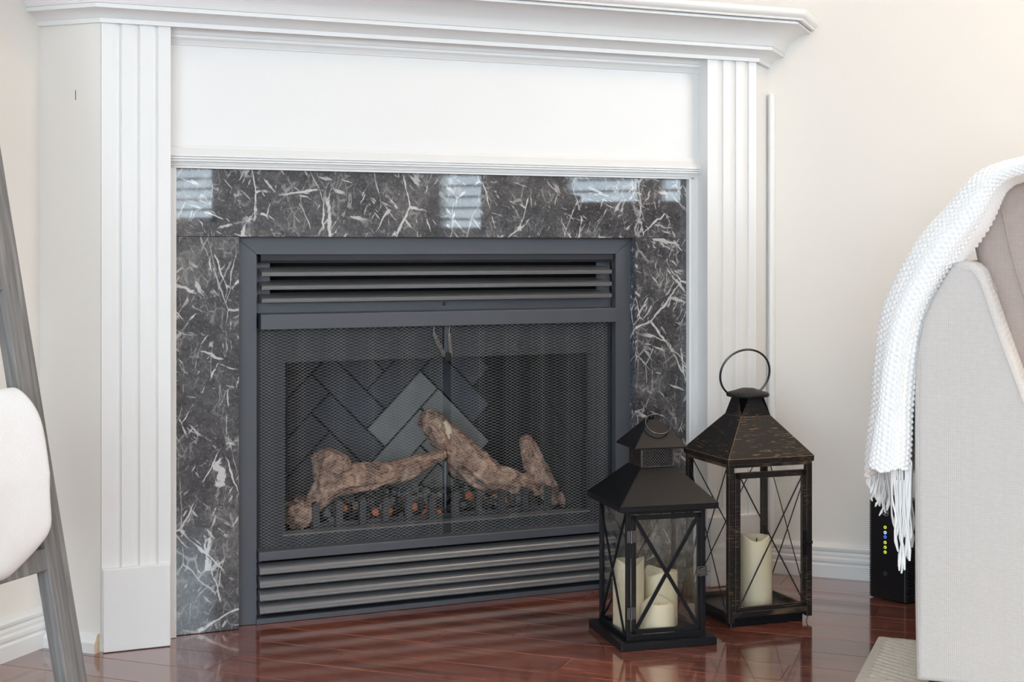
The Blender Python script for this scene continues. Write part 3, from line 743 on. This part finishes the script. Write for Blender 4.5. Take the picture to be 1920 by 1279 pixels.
for z in (.072, .225):
    hb = MB().box(-h - .001, -h + .018, -h - .0055, -h - .003, z - .012, z + .012); hb.tube([(-h + .0085, -h - .006, z - .013), (-h + .0085, -h - .006, z + .013)], .0022, 8)
    for dx in (.003, .014):
        for dz in (-.008, .008): hb.tube([(-h + dx, -h - .0055, z + dz), (-h + dx, -h - .0072, z + dz)], .0016, 8)
    hb.obj('hinge', M['steel'], do)
la = MB().box(w0 - .009, w0 + .012, -h - .0055, -h - .003, .138, .158)
la.tube([(w0 - .006, -h - .006, .15), (w0 - .002, -h - .010, .154), (w0 + .004, -h - .011, .153), (w0 + .010, -h - .010, .150), (w0 + .016, -h - .012, .150)], [.0018, .002, .0018, .0016, .0028], 8)
la.tube([(w0 - .004, -h - .006, .14), (w0 - .004, -h - .009, .14)], .0024, 8); la.obj('latch', M['steel'], do)
rf = MB(); EH = .1055
rf.box(-EH, EH, -EH, EH, .276, .2835); frustum(rf, EH, .2835, EH, .288, False, False); frustum(rf, EH, .288, .0385, .354)
rf.obj('roof', LB, SL, bevel=.0012)
vt = MB()
for k in range(4):
    R4 = rotz(k)
    vt.box(-.036, -.033, -.036, -.033, .352, .397, R4); vt.box(-.036, .036, -.036, -.034, .352, .356, R4)
    for j in range(-7, 13):
        for sgn in (1, -1):
            xs = -.034 + j * .0058
            za, zb_ = .356, .396; xa_, xb_ = (xs, xs + .036) if sgn > 0 else (xs + .036, xs)
            p = Vector((xa_, -.0355, za)); q = Vector((xb_, -.0355, zb_))
            def clipx(p, q):
                for lim, s in ((-.034, 1), (.034, -1)):
                    if (p.x - lim) * s < 0 and (q.x - lim) * s < 0: return None
                    if (p.x - lim) * s < 0: p = p + (q - p) * ((lim - p.x) / (q.x - p.x))
                    if (q.x - lim) * s < 0: q = q + (p - q) * ((lim - q.x) / (p.x - q.x))
                return p, q
            pq = clipx(p, q)
            if pq and (pq[0] - pq[1]).length > .003: vt.bar(R4 @ pq[0], R4 @ pq[1], .0011, .0011)
vt.obj('mesh_vent', M['steel'], SL); box(-.028, .028, -.028, .028, .352, .397).obj('vent_core', M['soot'], SL)
cp = MB(); frustum(cp, .0575, .3935, .0575, .3965, True, False); frustum(cp, .0575, .3965, .010, .449); cp.obj('cap', LB, SL, bevel=.001)
kn = MB().lathe([(.001, .446), (.0055, .448), (.007, .453), (.0055, .459), (.001, .461)], n=14).obj('knob', LB, SL)
rg = MB(); rc = Vector((.004, -.026, .4335)); ex = Vector((1, 0, 0)); ey = Vector((0, -.74, -.67)).normalized()
rc = Vector((.004, -.007, .4585)) + ey * .027
rg.tube([rc + (ex * cos(a) + ey * sin(a)) * .0265 for a in [2 * pi * k / 32 for k in range(32)]], .0016, 8, closed=True); rg.obj('ring_handle', M['steel'], SL)

TLR = radians(41.3); TLC = Vector((-.6847, 3.180, 0))
TL = empty('lantern', TLC, TLR); tag(TL, 'taller distressed black lantern with bronze rubbed edges and big ring handle', 'lantern')
D = [M['distressed'], M['bronze']]; h = .1005
bs_ = MB(); bs_.box(-.086, .086, -.086, .086, .0002, .020); bs_.box(-h + .004, h - .004, -h + .004, h - .004, .016, .024); bs_.obj('base', LB, TL, bevel=.001)
for sx in (-1, 1):
    for sy in (-1, 1):
        a, b = sorted((sx * h, sx * (h - .013))); c, d = sorted((sy * h, sy * (h - .013)))
        box(a, b, c, d, .012, .345).obj('corner_post', D, TL, bevel=.0004)
MB().tube([(-h + .010, -h + .010, .012), (-h + .008, -h + .006, .0005)], .0012, 6).obj('wire_foot', M['steel'], TL)
MB().tube([(h - .004, -h + .006, .02), (h - .012, -h + .004, .0005)], .0012, 6).obj('wire_foot', M['steel'], TL)
for k in range(4):
    MB().box(-h + .013, h - .013, -h + .001, -h + .007, .022, .032, rotz(k)).obj('side_rail', D, TL); MB().box(-h + .013, h - .013, -h + .001, -h + .006, .338, .347, rotz(k)).obj('side_rail', D, TL)
for k in (1, 2, 3):
    pane(TL, 2 * h - .026, .03, .34, k, h - .008)
    x = MB(); x.tube([rotz(k) @ Vector((-h + .012, -h + .002, .03)), rotz(k) @ Vector((h - .012, -h + .002, .34))], .0014, 6); x.tube([rotz(k) @ Vector((h - .012, -h, .03)), rotz(k) @ Vector((-h + .012, -h, .34))], .0014, 6)
    x.obj('cross_bar', D, TL)
w0 = h - .0145; dr = MB()
dr.box(-w0, -w0 + .012, -h - .002, -h + .004, .034, .328).box(w0 - .012, w0, -h - .002, -h + .004, .034, .328).box(-w0, w0, -h - .002, -h + .004, .034, .044).box(-w0, w0, -h - .002, -h + .004, .315, .328)
do = dr.obj('door', D, TL, bevel=.0004)
MB().tube([(-w0 + .006, -h - .002, .04), (w0 - .01, -h - .002, .318)], .0016, 6).tube([(w0 - .006, -h - .004, .04), (-w0 + .01, -h - .004, .318)], .0016, 6).obj('door_cross', D, do)
MB().box(-w0 + .012, w0 - .012, -h + .001, -h + .0025, .044, .315).obj('glass_pane', M['glass'], do)
MB().box(w0 - .011, w0 + .013, -h - .005, -h - .002, .168, .174).box(w0 - .009, w0 - .002, -h - .006, -h - .002, .145, .196).tube([(w0 - .004, -h - .006, .171), (w0 + .010, -h - .008, .171)], .002, 8).obj('latch', LB, do)
rf = MB(); e0 = .1035
frustum(rf, e0, .345, e0 + .0005, .357, True, False); frustum(rf, e0 + .0005, .357, .0365, .438); rf.obj('roof', D, TL, bevel=.0007, weld=True)
nk = MB()
for k in range(4):      # neck: four slanted trapezoid tabs leaving triangular gaps at the corners
    vs = [rotz(k) @ Vector(v) for v in ((-.0365, -.0365, .4365), (.0365, -.0365, .4365), (.013, -.031, .480), (-.013, -.031, .480), (-.0365, -.0355, .4365), (.0365, -.0355, .4365), (.013, -.030, .480), (-.013, -.030, .480))]
    nk.add(vs, [(0, 1, 2, 3), (7, 6, 5, 4), (0, 3, 7, 4), (1, 5, 6, 2), (0, 4, 5, 1), (2, 6, 7, 3)])
nk.obj('neck', D, TL)
MB().lathe([(.040, .477), (.0455, .478), (.047, .4815), (.0455, .486), (.034, .489), (.022, .493), (.014, .4955), (.001, .4965)], n=36).obj('cap', D, TL)
hd = MB(); cxv = Vector((0, 0, .4815)); ca = radians(-8); dx = Vector((cos(ca), sin(ca), 0))
ucv = Vector((sin(ca) * .30, -cos(ca) * .30, .954)).normalized()
cc = cxv + ucv * .049 - dx * .012
ang = [radians(-52 + (284) * k / 48) for k in range(49)]
hd.tube([cc + dx * (.0565 * cos(a)) + ucv * (.0565 * sin(a) + .0) for a in ang], .0024, 8)
hd.tube([cc + dx * (.0565 * cos(ang[0])) + ucv * (.0565 * sin(ang[0])), cxv + dx * .046], .0026, 8).tube([cc + dx * (.0565 * cos(ang[-1])) + ucv * (.0565 * sin(ang[-1])), cxv - dx * .046], .0026, 8)
hd.obj('ring_handle', M['steel'], TL)

def candle(loc, r, h, seed, label, slope=0.):
    mb = MB()
    def wob(a, rr, z): return (.0045 * sin(2 * a + seed) + .003 * sin(3 * a + seed * 2.1) + slope * cos(a - 2.2)) if z > h * .8 else 0
    mb.lathe([(r * .985, 0), (r, .003), (r, h * .5), (r * 1.0, h - .004), (r * .97, h), (r * .90, h - .001), (r * .84, h - .012), (r * .5, h - .016), (.003, h - .016)], n=36, wob=wob)
    root = mb.obj('candle', M['candle']); root.location = loc
    MB().tube([(0, 0, h - .017), (.001, .001, h - .006)], .0014, 6).obj('wick', M['coal'], root)
    tag(root, label, 'candle'); return root
def in_l(c, rz, x, y, z): return Vector((c.x + x * cos(rz) - y * sin(rz), c.y + x * sin(rz) + y * cos(rz), z))
candle(in_l(SLC, SLR, -.0455, .013, .016), .0325, .141, .5, 'tallest ivory candle of three in the shorter lantern')
candle(in_l(SLC, SLR, .031, .0250, .016), .0345, .112, 2.5, 'middle-height ivory candle at the back of the shorter lantern')
candle(in_l(SLC, SLR, -.002, -.0415, .016), .0345, .064, 4.0, 'lowest ivory candle with melted rim in the shorter lantern')
candle(in_l(TLC, TLR, .010, -.020, .024), .0345, .152, 1.2, 'single tall ivory candle in the taller lantern')

# ------------------------------------------------------------------ ladder with white blanket
LK, LXF = .201, -1.554
LD = empty('blanket_ladder', (LXF - .014, 1.80, 0)); tag(LD, 'weathered grey wooden ladder leaning against the wall', 'ladder')
LTOP = 1.90; LA = math.atan(LK)
Mr = Matrix.Rotation(-LA, 4, 'Y')
def rail(yc):
    o = MB().box(-.0135, .0135, -.026, .026, .0, LTOP / cos(LA)).obj('rail', M['greywood'], LD, bevel=.003); o.location = (0, yc, .003); o.rotation_euler = (0, -LA, 0); return o
rail(.224); rail(-.224)
for z in (.28, .5125, .745, .9775, 1.21, 1.4425, 1.675):
    o = MB().box(-.0125, .0125, -.018, .018, -.20, .20).obj('rung', M['greywood'], LD, bevel=.002); o.data.transform(Matrix.Rotation(pi / 2, 4, 'X'))
    o.location = (-LK * z, 0, z); o.rotation_euler = (0, -LA, 0)
# blanket: folded over the second rung, front flap reaching to the first
bl = MB()
def blanket(i, j):
    nu, nv = 64, 70
    u = i / (nu - 1) ; a = 2 * pi * j / (nv - 1)
    yy = -.20 + .402 * u                                   # along the rung
    edge = 1 - max(0, abs(u - .5) * 2 - .93) / .07           # soft side hems
    edge = sqrt(max(.0, 1 - (1 - edge) ** 2))
    th = .0335 * (.35 + .65 * edge) + .004 * noise.noise(Vector((yy * 9, cos(a) * 1.3, sin(a) * 1.3)))
    L = .152
    ca_, sa_ = cos(a), sin(a)
    e = 2 / 3.4
    xx = th * math.copysign(abs(ca_) ** e, ca_)
    zz = L * math.copysign(abs(sa_) ** e, sa_)
    top = max(0, zz / L); bot = max(0, -zz / L)
    yy2 = yy - (.016 * top ** 6 + .03 * bot ** 6) * max(0, (u - .6) / .4) ** 1.5 + .012 * bot * max(0, u - .7) + .006 * sin(zz * 22)
    zz += .045 * bot * max(0, (u - .70) / .30) ** 1.5
    xx += .012 * (1 - abs(zz / L)) + .004 * noise.noise(Vector((yy * 14, zz * 10, 3)))
    zc = .419
    return Matrix.Translation((-LK * zc + .010, 0, zc)) @ Matrix.Rotation(-LA, 4, 'Y') @ Vector((xx, yy2, zz))
bl.grid(blanket, 64, 70)
for e in (0, 63):
    ring = [blanket(e, j) for j in range(69)]; c = sum((Vector(v) for v in ring), Vector()) / 69
    bl.add(ring + [c], [(k, (k + 1) % 69, 69) for k in range(69)], True)
o = bl.obj('blanket', M['fleece']); o.location = LD.location; tag(o, 'folded white fleece blanket hanging over the grey ladder', 'blanket')

# ------------------------------------------------------------------ router
RT = empty('router', (-.3975, 3.450, 0), radians(-27)); tag(RT, 'black upright router with column of status lights beside armchair', 'router')
MB().box(-.047, .047, -.0375, .0375, .002, .226).obj('body', M['plastic'], RT, bevel=.003)
rb = MB(); z = .004
while z < .222:
    for s in (-1, 1):
        a, b = sorted((s * .0462, s * .0505)); rb.box(a, b, -.0345, .0345, z, z + .0026)
    z += .0048
rb.obj('rib_set', M['plastic_rib'], RT, kind='stuff')
MB().box(-.044, .044, -.0345, .0345, .2265, .229).obj('top_rim', M['plastic_rib'], RT, bevel=.001)
for z, mm in ((.1665, 'led_y'), (.1545, 'led_w'), (.1445, 'led_b'), (.132, 'led_y'), (.121, 'led_y'), (.110, 'led_y')):
    q = MB().tube([(0, 0, 0), (0, -.0012, 0)], .0036, 16).obj('status_light', M[mm], RT); q.location = (-.006, -.0375, z)
    MB().box(-.0012, .0012, -.0016, -.001, -.0014, .0014).obj('icon', M['plastic'], q)
q = MB().tube([(0, 0, 0), (0, -.0015, 0)], .0055, 20).obj('power_button', M['button'], RT); q.location = (-.006, -.0375, .061)
lgm = MB()
for (cx_, cz_, rx, rz_, rot) in ((-.007, .200, .0065, .0035, .5), (-.002, .2035, .0055, .003, -.6), (-.003, .196, .005, .003, .2)):
    lgm.tube([(cx_ + rx * cos(a) * cos(rot) - rz_ * sin(a) * sin(rot), -.038, cz_ + rx * cos(a) * sin(rot) + rz_ * sin(a) * cos(rot)) for a in [2 * pi * k / 18 for k in range(18)]], .0004, 5, closed=True)
lgm.obj('emblem', M['print'], RT)

# ------------------------------------------------------------------ rug
RX0, RX1, RY0, RY1 = -.392, 1.30, 1.75, 3.058
nx, ny = 300, 235; rgm = MB()
def rugp(i, j):
    x = RX0 + (RX1 - RX0) * (i / (nx - 1)) ** 1.25; y = RY1 - (RY1 - RY0) * (j / (ny - 1)) ** 1.25
    e = min(x - RX0, RX1 - x, y - RY0, RY1 - y)
    if e < 1e-6: return (x, y, .002)
    cell = .30; ux = (x - RX0) / cell; uy = (RY1 - y) / cell
    s = 1 if (ifloor(ux) + ifloor(uy)) % 2 == 0 else -1
    ph = (x * .55 + s * y * .85) / .019
    hgt = .006 + .0065 * (abs(sin(pi * ph)) ** .7)
    if e < .022: hgt = .0115
    hgt += .0009 * noise.noise(Vector((x * 90, y * 90, 0)))
    return (x, y, hgt * min(1, .3 + e / .006))
rgm.grid(rugp, nx, ny); rgm.box(RX0 + .002, RX1 - .002, RY0 + .002, RY1 - .002, .0005, .003)
tag(rgm.obj('area_rug', M['rug']), 'beige area rug with ribbed geometric relief under the armchair', 'rug')

# ------------------------------------------------------------------ armchair with linen upholstery
AR = empty('armchair', (.1, 3.08, .0130)); tag(AR, 'light linen armchair with loose taupe back cushion', 'armchair')
AO = AR.location
YP = 2.68
prof_px = [(1717, 1277), (1714.5, 1120), (1714, 900), (1714, 760), (1716, 690), (1722, 640), (1731, 600), (1745, 565), (1762, 535), (1780, 506), (1793, 494), (1812, 489.5), (1830, 495), (1843, 508), (1852, 530), (1862, 560), (1890, 640), (1920, 722)]
pp = [on_y(px, py, YP) for px, py in prof_px]; prof = [(p.x, p.z) for p in pp]
z_b = prof[0][1]
prof += [(-.075, .50), (-.066, .45), (-.066, z_b)]
prof = [(x - AO.x, z - AO.z) for x, z in prof]
def soft_prism(poly, y0, y1, r=.014):      # prism along Y with rounded front and back edges
    cx_ = sum(p[0] for p in poly) / len(poly); cz_ = sum(p[1] for p in poly) / len(poly); n = len(poly); rings = []
    def inset(d):
        out = []
        for i in range(n):
            a, b, c = Vector(poly[i - 1]), Vector(poly[i]), Vector(poly[(i + 1) % n])
            n1 = Vector((-(b - a).y, (b - a).x)).normalized(); n2 = Vector((-(c - b).y, (c - b).x)).normalized(); m = (n1 + n2)
            m = m.normalized() if m.length > 1e-6 else n1
            if m.dot(Vector((cx_, cz_)) - b) < 0: m = -m
            out.append(b + m * d)
        return out
    st = [(0, r, )]
    seq = [(y0 + r * (1 - sin(t)), r * (1 - cos(t))) for t in [pi / 2 * (1 - k / 5) for k in range(6)]]
    seq = [(y0 + r * (1 - cos(t)), r * (1 - sin(t))) for t in [pi / 2 * k / 5 for k in range(6)]] + [(y1 - r * (1 - cos(t)), r * (1 - sin(t))) for t in [pi / 2 * (1 - k / 5) for k in range(6)]]
    vs = []
    for y, d in seq: vs += [(p.x, y, p.y) for p in inset(d)]
    mb = MB(); m = len(seq)
    mb.add(vs, [(i * n + k, i * n + (k + 1) % n, (i + 1) * n + (k + 1) % n, (i + 1) * n + k) for i in range(m - 1) for k in range(n)], True)
    mb.add(vs, [tuple(range(n)), tuple((m - 1) * n + k for k in reversed(range(n)))], False); return mb
bk = soft_prism(prof, YP - AO.y, 3.50 - AO.y).obj('back_frame', M['linen'], AR)
# arms, seat and legs (they run out of the picture)
for ya, yb in ((YP, YP + .16), (3.34, 3.50)):
    arm = [(-.07 - AO.x, z_b - AO.z), (.58 - AO.x, z_b - AO.z), (.58 - AO.x, .47), (.565 - AO.x, .49), (-.075 - AO.x, .49)]
    soft_prism(arm, ya - AO.y, yb - AO.y).obj('arm', M['linen'], AR)
soft_prism([(-.07 - AO.x, z_b - AO.z), (.57 - AO.x, z_b - AO.z), (.57 - AO.x, .24), (-.07 - AO.x, .24)], YP + .15 - AO.y, 3.35 - AO.y).obj('seat_base', M['linen'], AR)
soft_prism([(-.07 - AO.x, .24), (.56 - AO.x, .24), (.575 - AO.x, .30), (.56 - AO.x, .375), (-.07 - AO.x, .375)], YP + .165 - AO.y, 3.335 - AO.y, .03).obj('seat_cushion', M['linen_dark'], AR)
for lx in (-.24, .53):
    for ly in (YP + .05, 3.45):
        MB().lathe([(.017, 0), (.022, z_b - AO.z + .005)], (lx - AO.x, ly - AO.y, 0), 14).obj('leg', M['soot'], AR)
# loose back cushion: thick pillow leaning on the frame
def on_yz(px, py, y): p = on_y(px, py, y); return (p.x - AO.x, p.z - AO.z)
YC = 2.83
cpx = [(1960, 322), (1925, 326), (1895, 334), (1870, 343), (1862, 352), (1858, 372), (1842, 410), (1828, 440), (1825, 455), (1832, 490), (1843, 525), (1856, 560), (1867, 590), (1875, 640), (1895, 700), (1925, 765), (1945, 830), (1958, 900)]
cpoly = [on_yz(px, py, YC) for px, py in cpx]
x_, z_ = cpoly[-1]; xt, zt_ = cpoly[0]
cpoly += [(x_ + .03, z_ - .03), (x_ + .10, z_ - .02), (x_ + .13, z_ + .08), (xt + .09, zt_ - .08), (xt + .05, zt_ - .02)]
cu = soft_prism(cpoly, YC - AO.y, 3.34 - AO.y, .02).obj('back_cushion', M['linen_dark'], AR)
# welt lines on cushion and side panel
wl1 = [on_yz(px, py, YC - .001) for px, py in ((1868, 356), (1878, 392), (1888, 440), (1900, 490), (1914, 535), (1930, 590))]
MB().tube([(x, YC - .0012 - AO.y, z) for x, z in wl1], .0016, 6).obj('welt', M['linen_dark'], cu)
wl2 = [on_yz(px, py, YP) for px, py in ((1800, 503), (1822, 507), (1838, 530), (1850, 565), (1872, 630), (1898, 700), (1925, 772))]
MB().tube([(x, YP - .0005 - AO.y, z) for x, z in wl2], .0010, 6).obj('seam', M['linen'], bk)
wl3 = [on_yz(px, py, YP) for px, py in ((1724, 660), (1722, 800), (1722, 1000), (1723, 1200), (1726, 1272))]
MB().tube([(x, YP - .0005 - AO.y, z) for x, z in wl3], .0010, 6).obj('seam', M['linen'], bk)
p0 = on_yz(1852, 520, 2.80); p1 = on_yz(1866, 545, 2.80)
MB().tube([(p0[0], 2.81 - AO.y, p0[1]), ((p0[0] + p1[0]) / 2, 2.80 - AO.y, (p0[1] + p1[1]) / 2 - .002), (p1[0], 2.81 - AO.y, p1[1])], [.004, .007, .004], 8).obj('fabric_tab', M['linen_dark'], cu)

# ------------------------------------------------------------------ throw over the chair back
TH = empty('throw_blanket', (-.30, 2.77, .45)); tag(TH, 'white bobble knit throw with fringe draped over the armchair back', 'throw')
YT = 2.765
tpx = [(2010, 300, 17), (1960, 306, 17), (1920, 317, 17), (1885, 328, 19), (1852, 352, 26), (1815, 407, 34), (1770, 465, 38), (1733, 527, 38), (1706, 592, 37), (1690, 665, 35), (1681, 745, 35), (1675, 820, 37), (1671, 875, 38)]
ctl = []
for px, py, r in tpx:
    p = on_y(px, py, YT); ctl.append((p.x, p.z, r * 2.62 / 2750))
sp = spline(ctl, 30); m = len(sp); NT = 210
ss = [0.]
for i in range(1, m): ss.append(ss[-1] + sqrt((sp[i][0] - sp[i - 1][0]) ** 2 + (sp[i][1] - sp[i - 1][1]) ** 2))
def throwp(k, i):
    x, z, r = sp[i]
    x2, z2, _ = sp[min(i + 1, m - 1)]; x1, z1, _ = sp[max(i - 1, 0)]
    d = Vector((x2 - x1, z2 - z1)).normalized(); nn = Vector((-d.y, d.x))     # normal in XZ
    a = 2 * pi * k / NT; ca_, sa_ = cos(a), sin(a); e = 2 / 2.6
    u = math.copysign(abs(ca_) ** e, ca_); v = math.copysign(abs(sa_) ** e, sa_)
    hy = .105
    per = a / (2 * pi) * .50
    row = ss[i] / .0105; colm = per / .0110
    hem = 1.0
    b = max(0, sin(pi * (row + .5 * (ifloor(colm) % 2)))) if False else abs(sin(pi * (row + .5 * (ifloor(colm) % 2)))) * abs(sin(pi * colm))
    if u > .90 and v < 0: hem = .3                                         # plain selvedge towards the chair
    fold = .007 * sin(a * 5 + ss[i] * 7) + .004 * noise.noise(Vector((ss[i] * 8, a * 2, 1)))
    rr = 1 + (fold + .0048 * (b ** .8) * hem) / max(r, .03)
    te = max(0, (ss[i] - ss[-1] + .10) / .10); z -= te * te * (.018 * noise.noise(Vector((a * 1.7, 4.4, 0))) + .012 * sin(a * 2 + 1))
    return (x + nn.x * u * r * rr - TH.location.x, YT + v * hy * (1 + .0048 * b * hem / hy + fold * .5) - TH.location.y, z + nn.y * u * r * rr - TH.location.z)
tm = MB(); tm.grid(throwp, NT, m, wrapu=True)
for i in (0, m - 1):
    ring = [throwp(k, i) for k in range(NT)]; c = sum((Vector(v) for v in ring), Vector()) / NT
    tm.add(ring + [c], [(k, (k + 1) % NT, NT) for k in range(NT)], True)
tm.obj('knit', M['throw'], TH)
fr_ = random.Random(11)
def tassel(px, y0, px1, y1, yw, r=2.6):
    p = on_y(px, y0, yw); q = on_y(px1, y1, yw); pts = []; n = 9; ph = fr_.uniform(0, 6)
    rad = []
    for k in range(n + 1):
        t = k / n; c = p.lerp(q, t)
        pts.append(c + Vector((.0035 * sin(t * 9 + ph) * t, .004 * sin(t * 6 + ph * 2) * t, 0)) - TH.location)
        rad.append(r * .001 * (1.0 + .15 * sin(k * 2.3 + ph)) * (2.1 if k == n - 1 else 1))
    MB().tube(pts, rad, 7).obj('tassel', M['throw'], TH)
for k in range(15):
    t = k / 14; tassel(1633 + 36 * t, 840, 1630 + 38 * t + fr_.uniform(-3, 3), 908 + 40 * min(1, t * 1.6) + fr_.uniform(-14, 14), 2.79 + .05 * fr_.random(), 1.7)
for k in range(16):
    t = k / 15; tassel(1667 + 42 * t, 865, 1680 + 24 * t + fr_.uniform(-4, 4), 1025 + fr_.uniform(-45, 40) - 25 * abs(t - .5), 2.69 + .04 * fr_.random(), 1.7)
for k in range(6):
    t = k / 5; tassel(1697 + 13 * t, 868, 1700 + 11 * t, 1008 + fr_.uniform(-25, 22), 2.75 + .02 * fr_.random(), 1.7)
tassel(1660, 900, 1650, 968, 2.79, 1.1); tassel(1652, 900, 1645, 950, 2.79, 1.1); tassel(1643, 900, 1636, 940, 2.79, 1.1)
tassel(1688, 900, 1691, 1076, 2.69, 1.5); tassel(1681, 900, 1690, 1070, 2.69, 1.4); tassel(1695, 900, 1693, 1068, 2.69, 1.4)
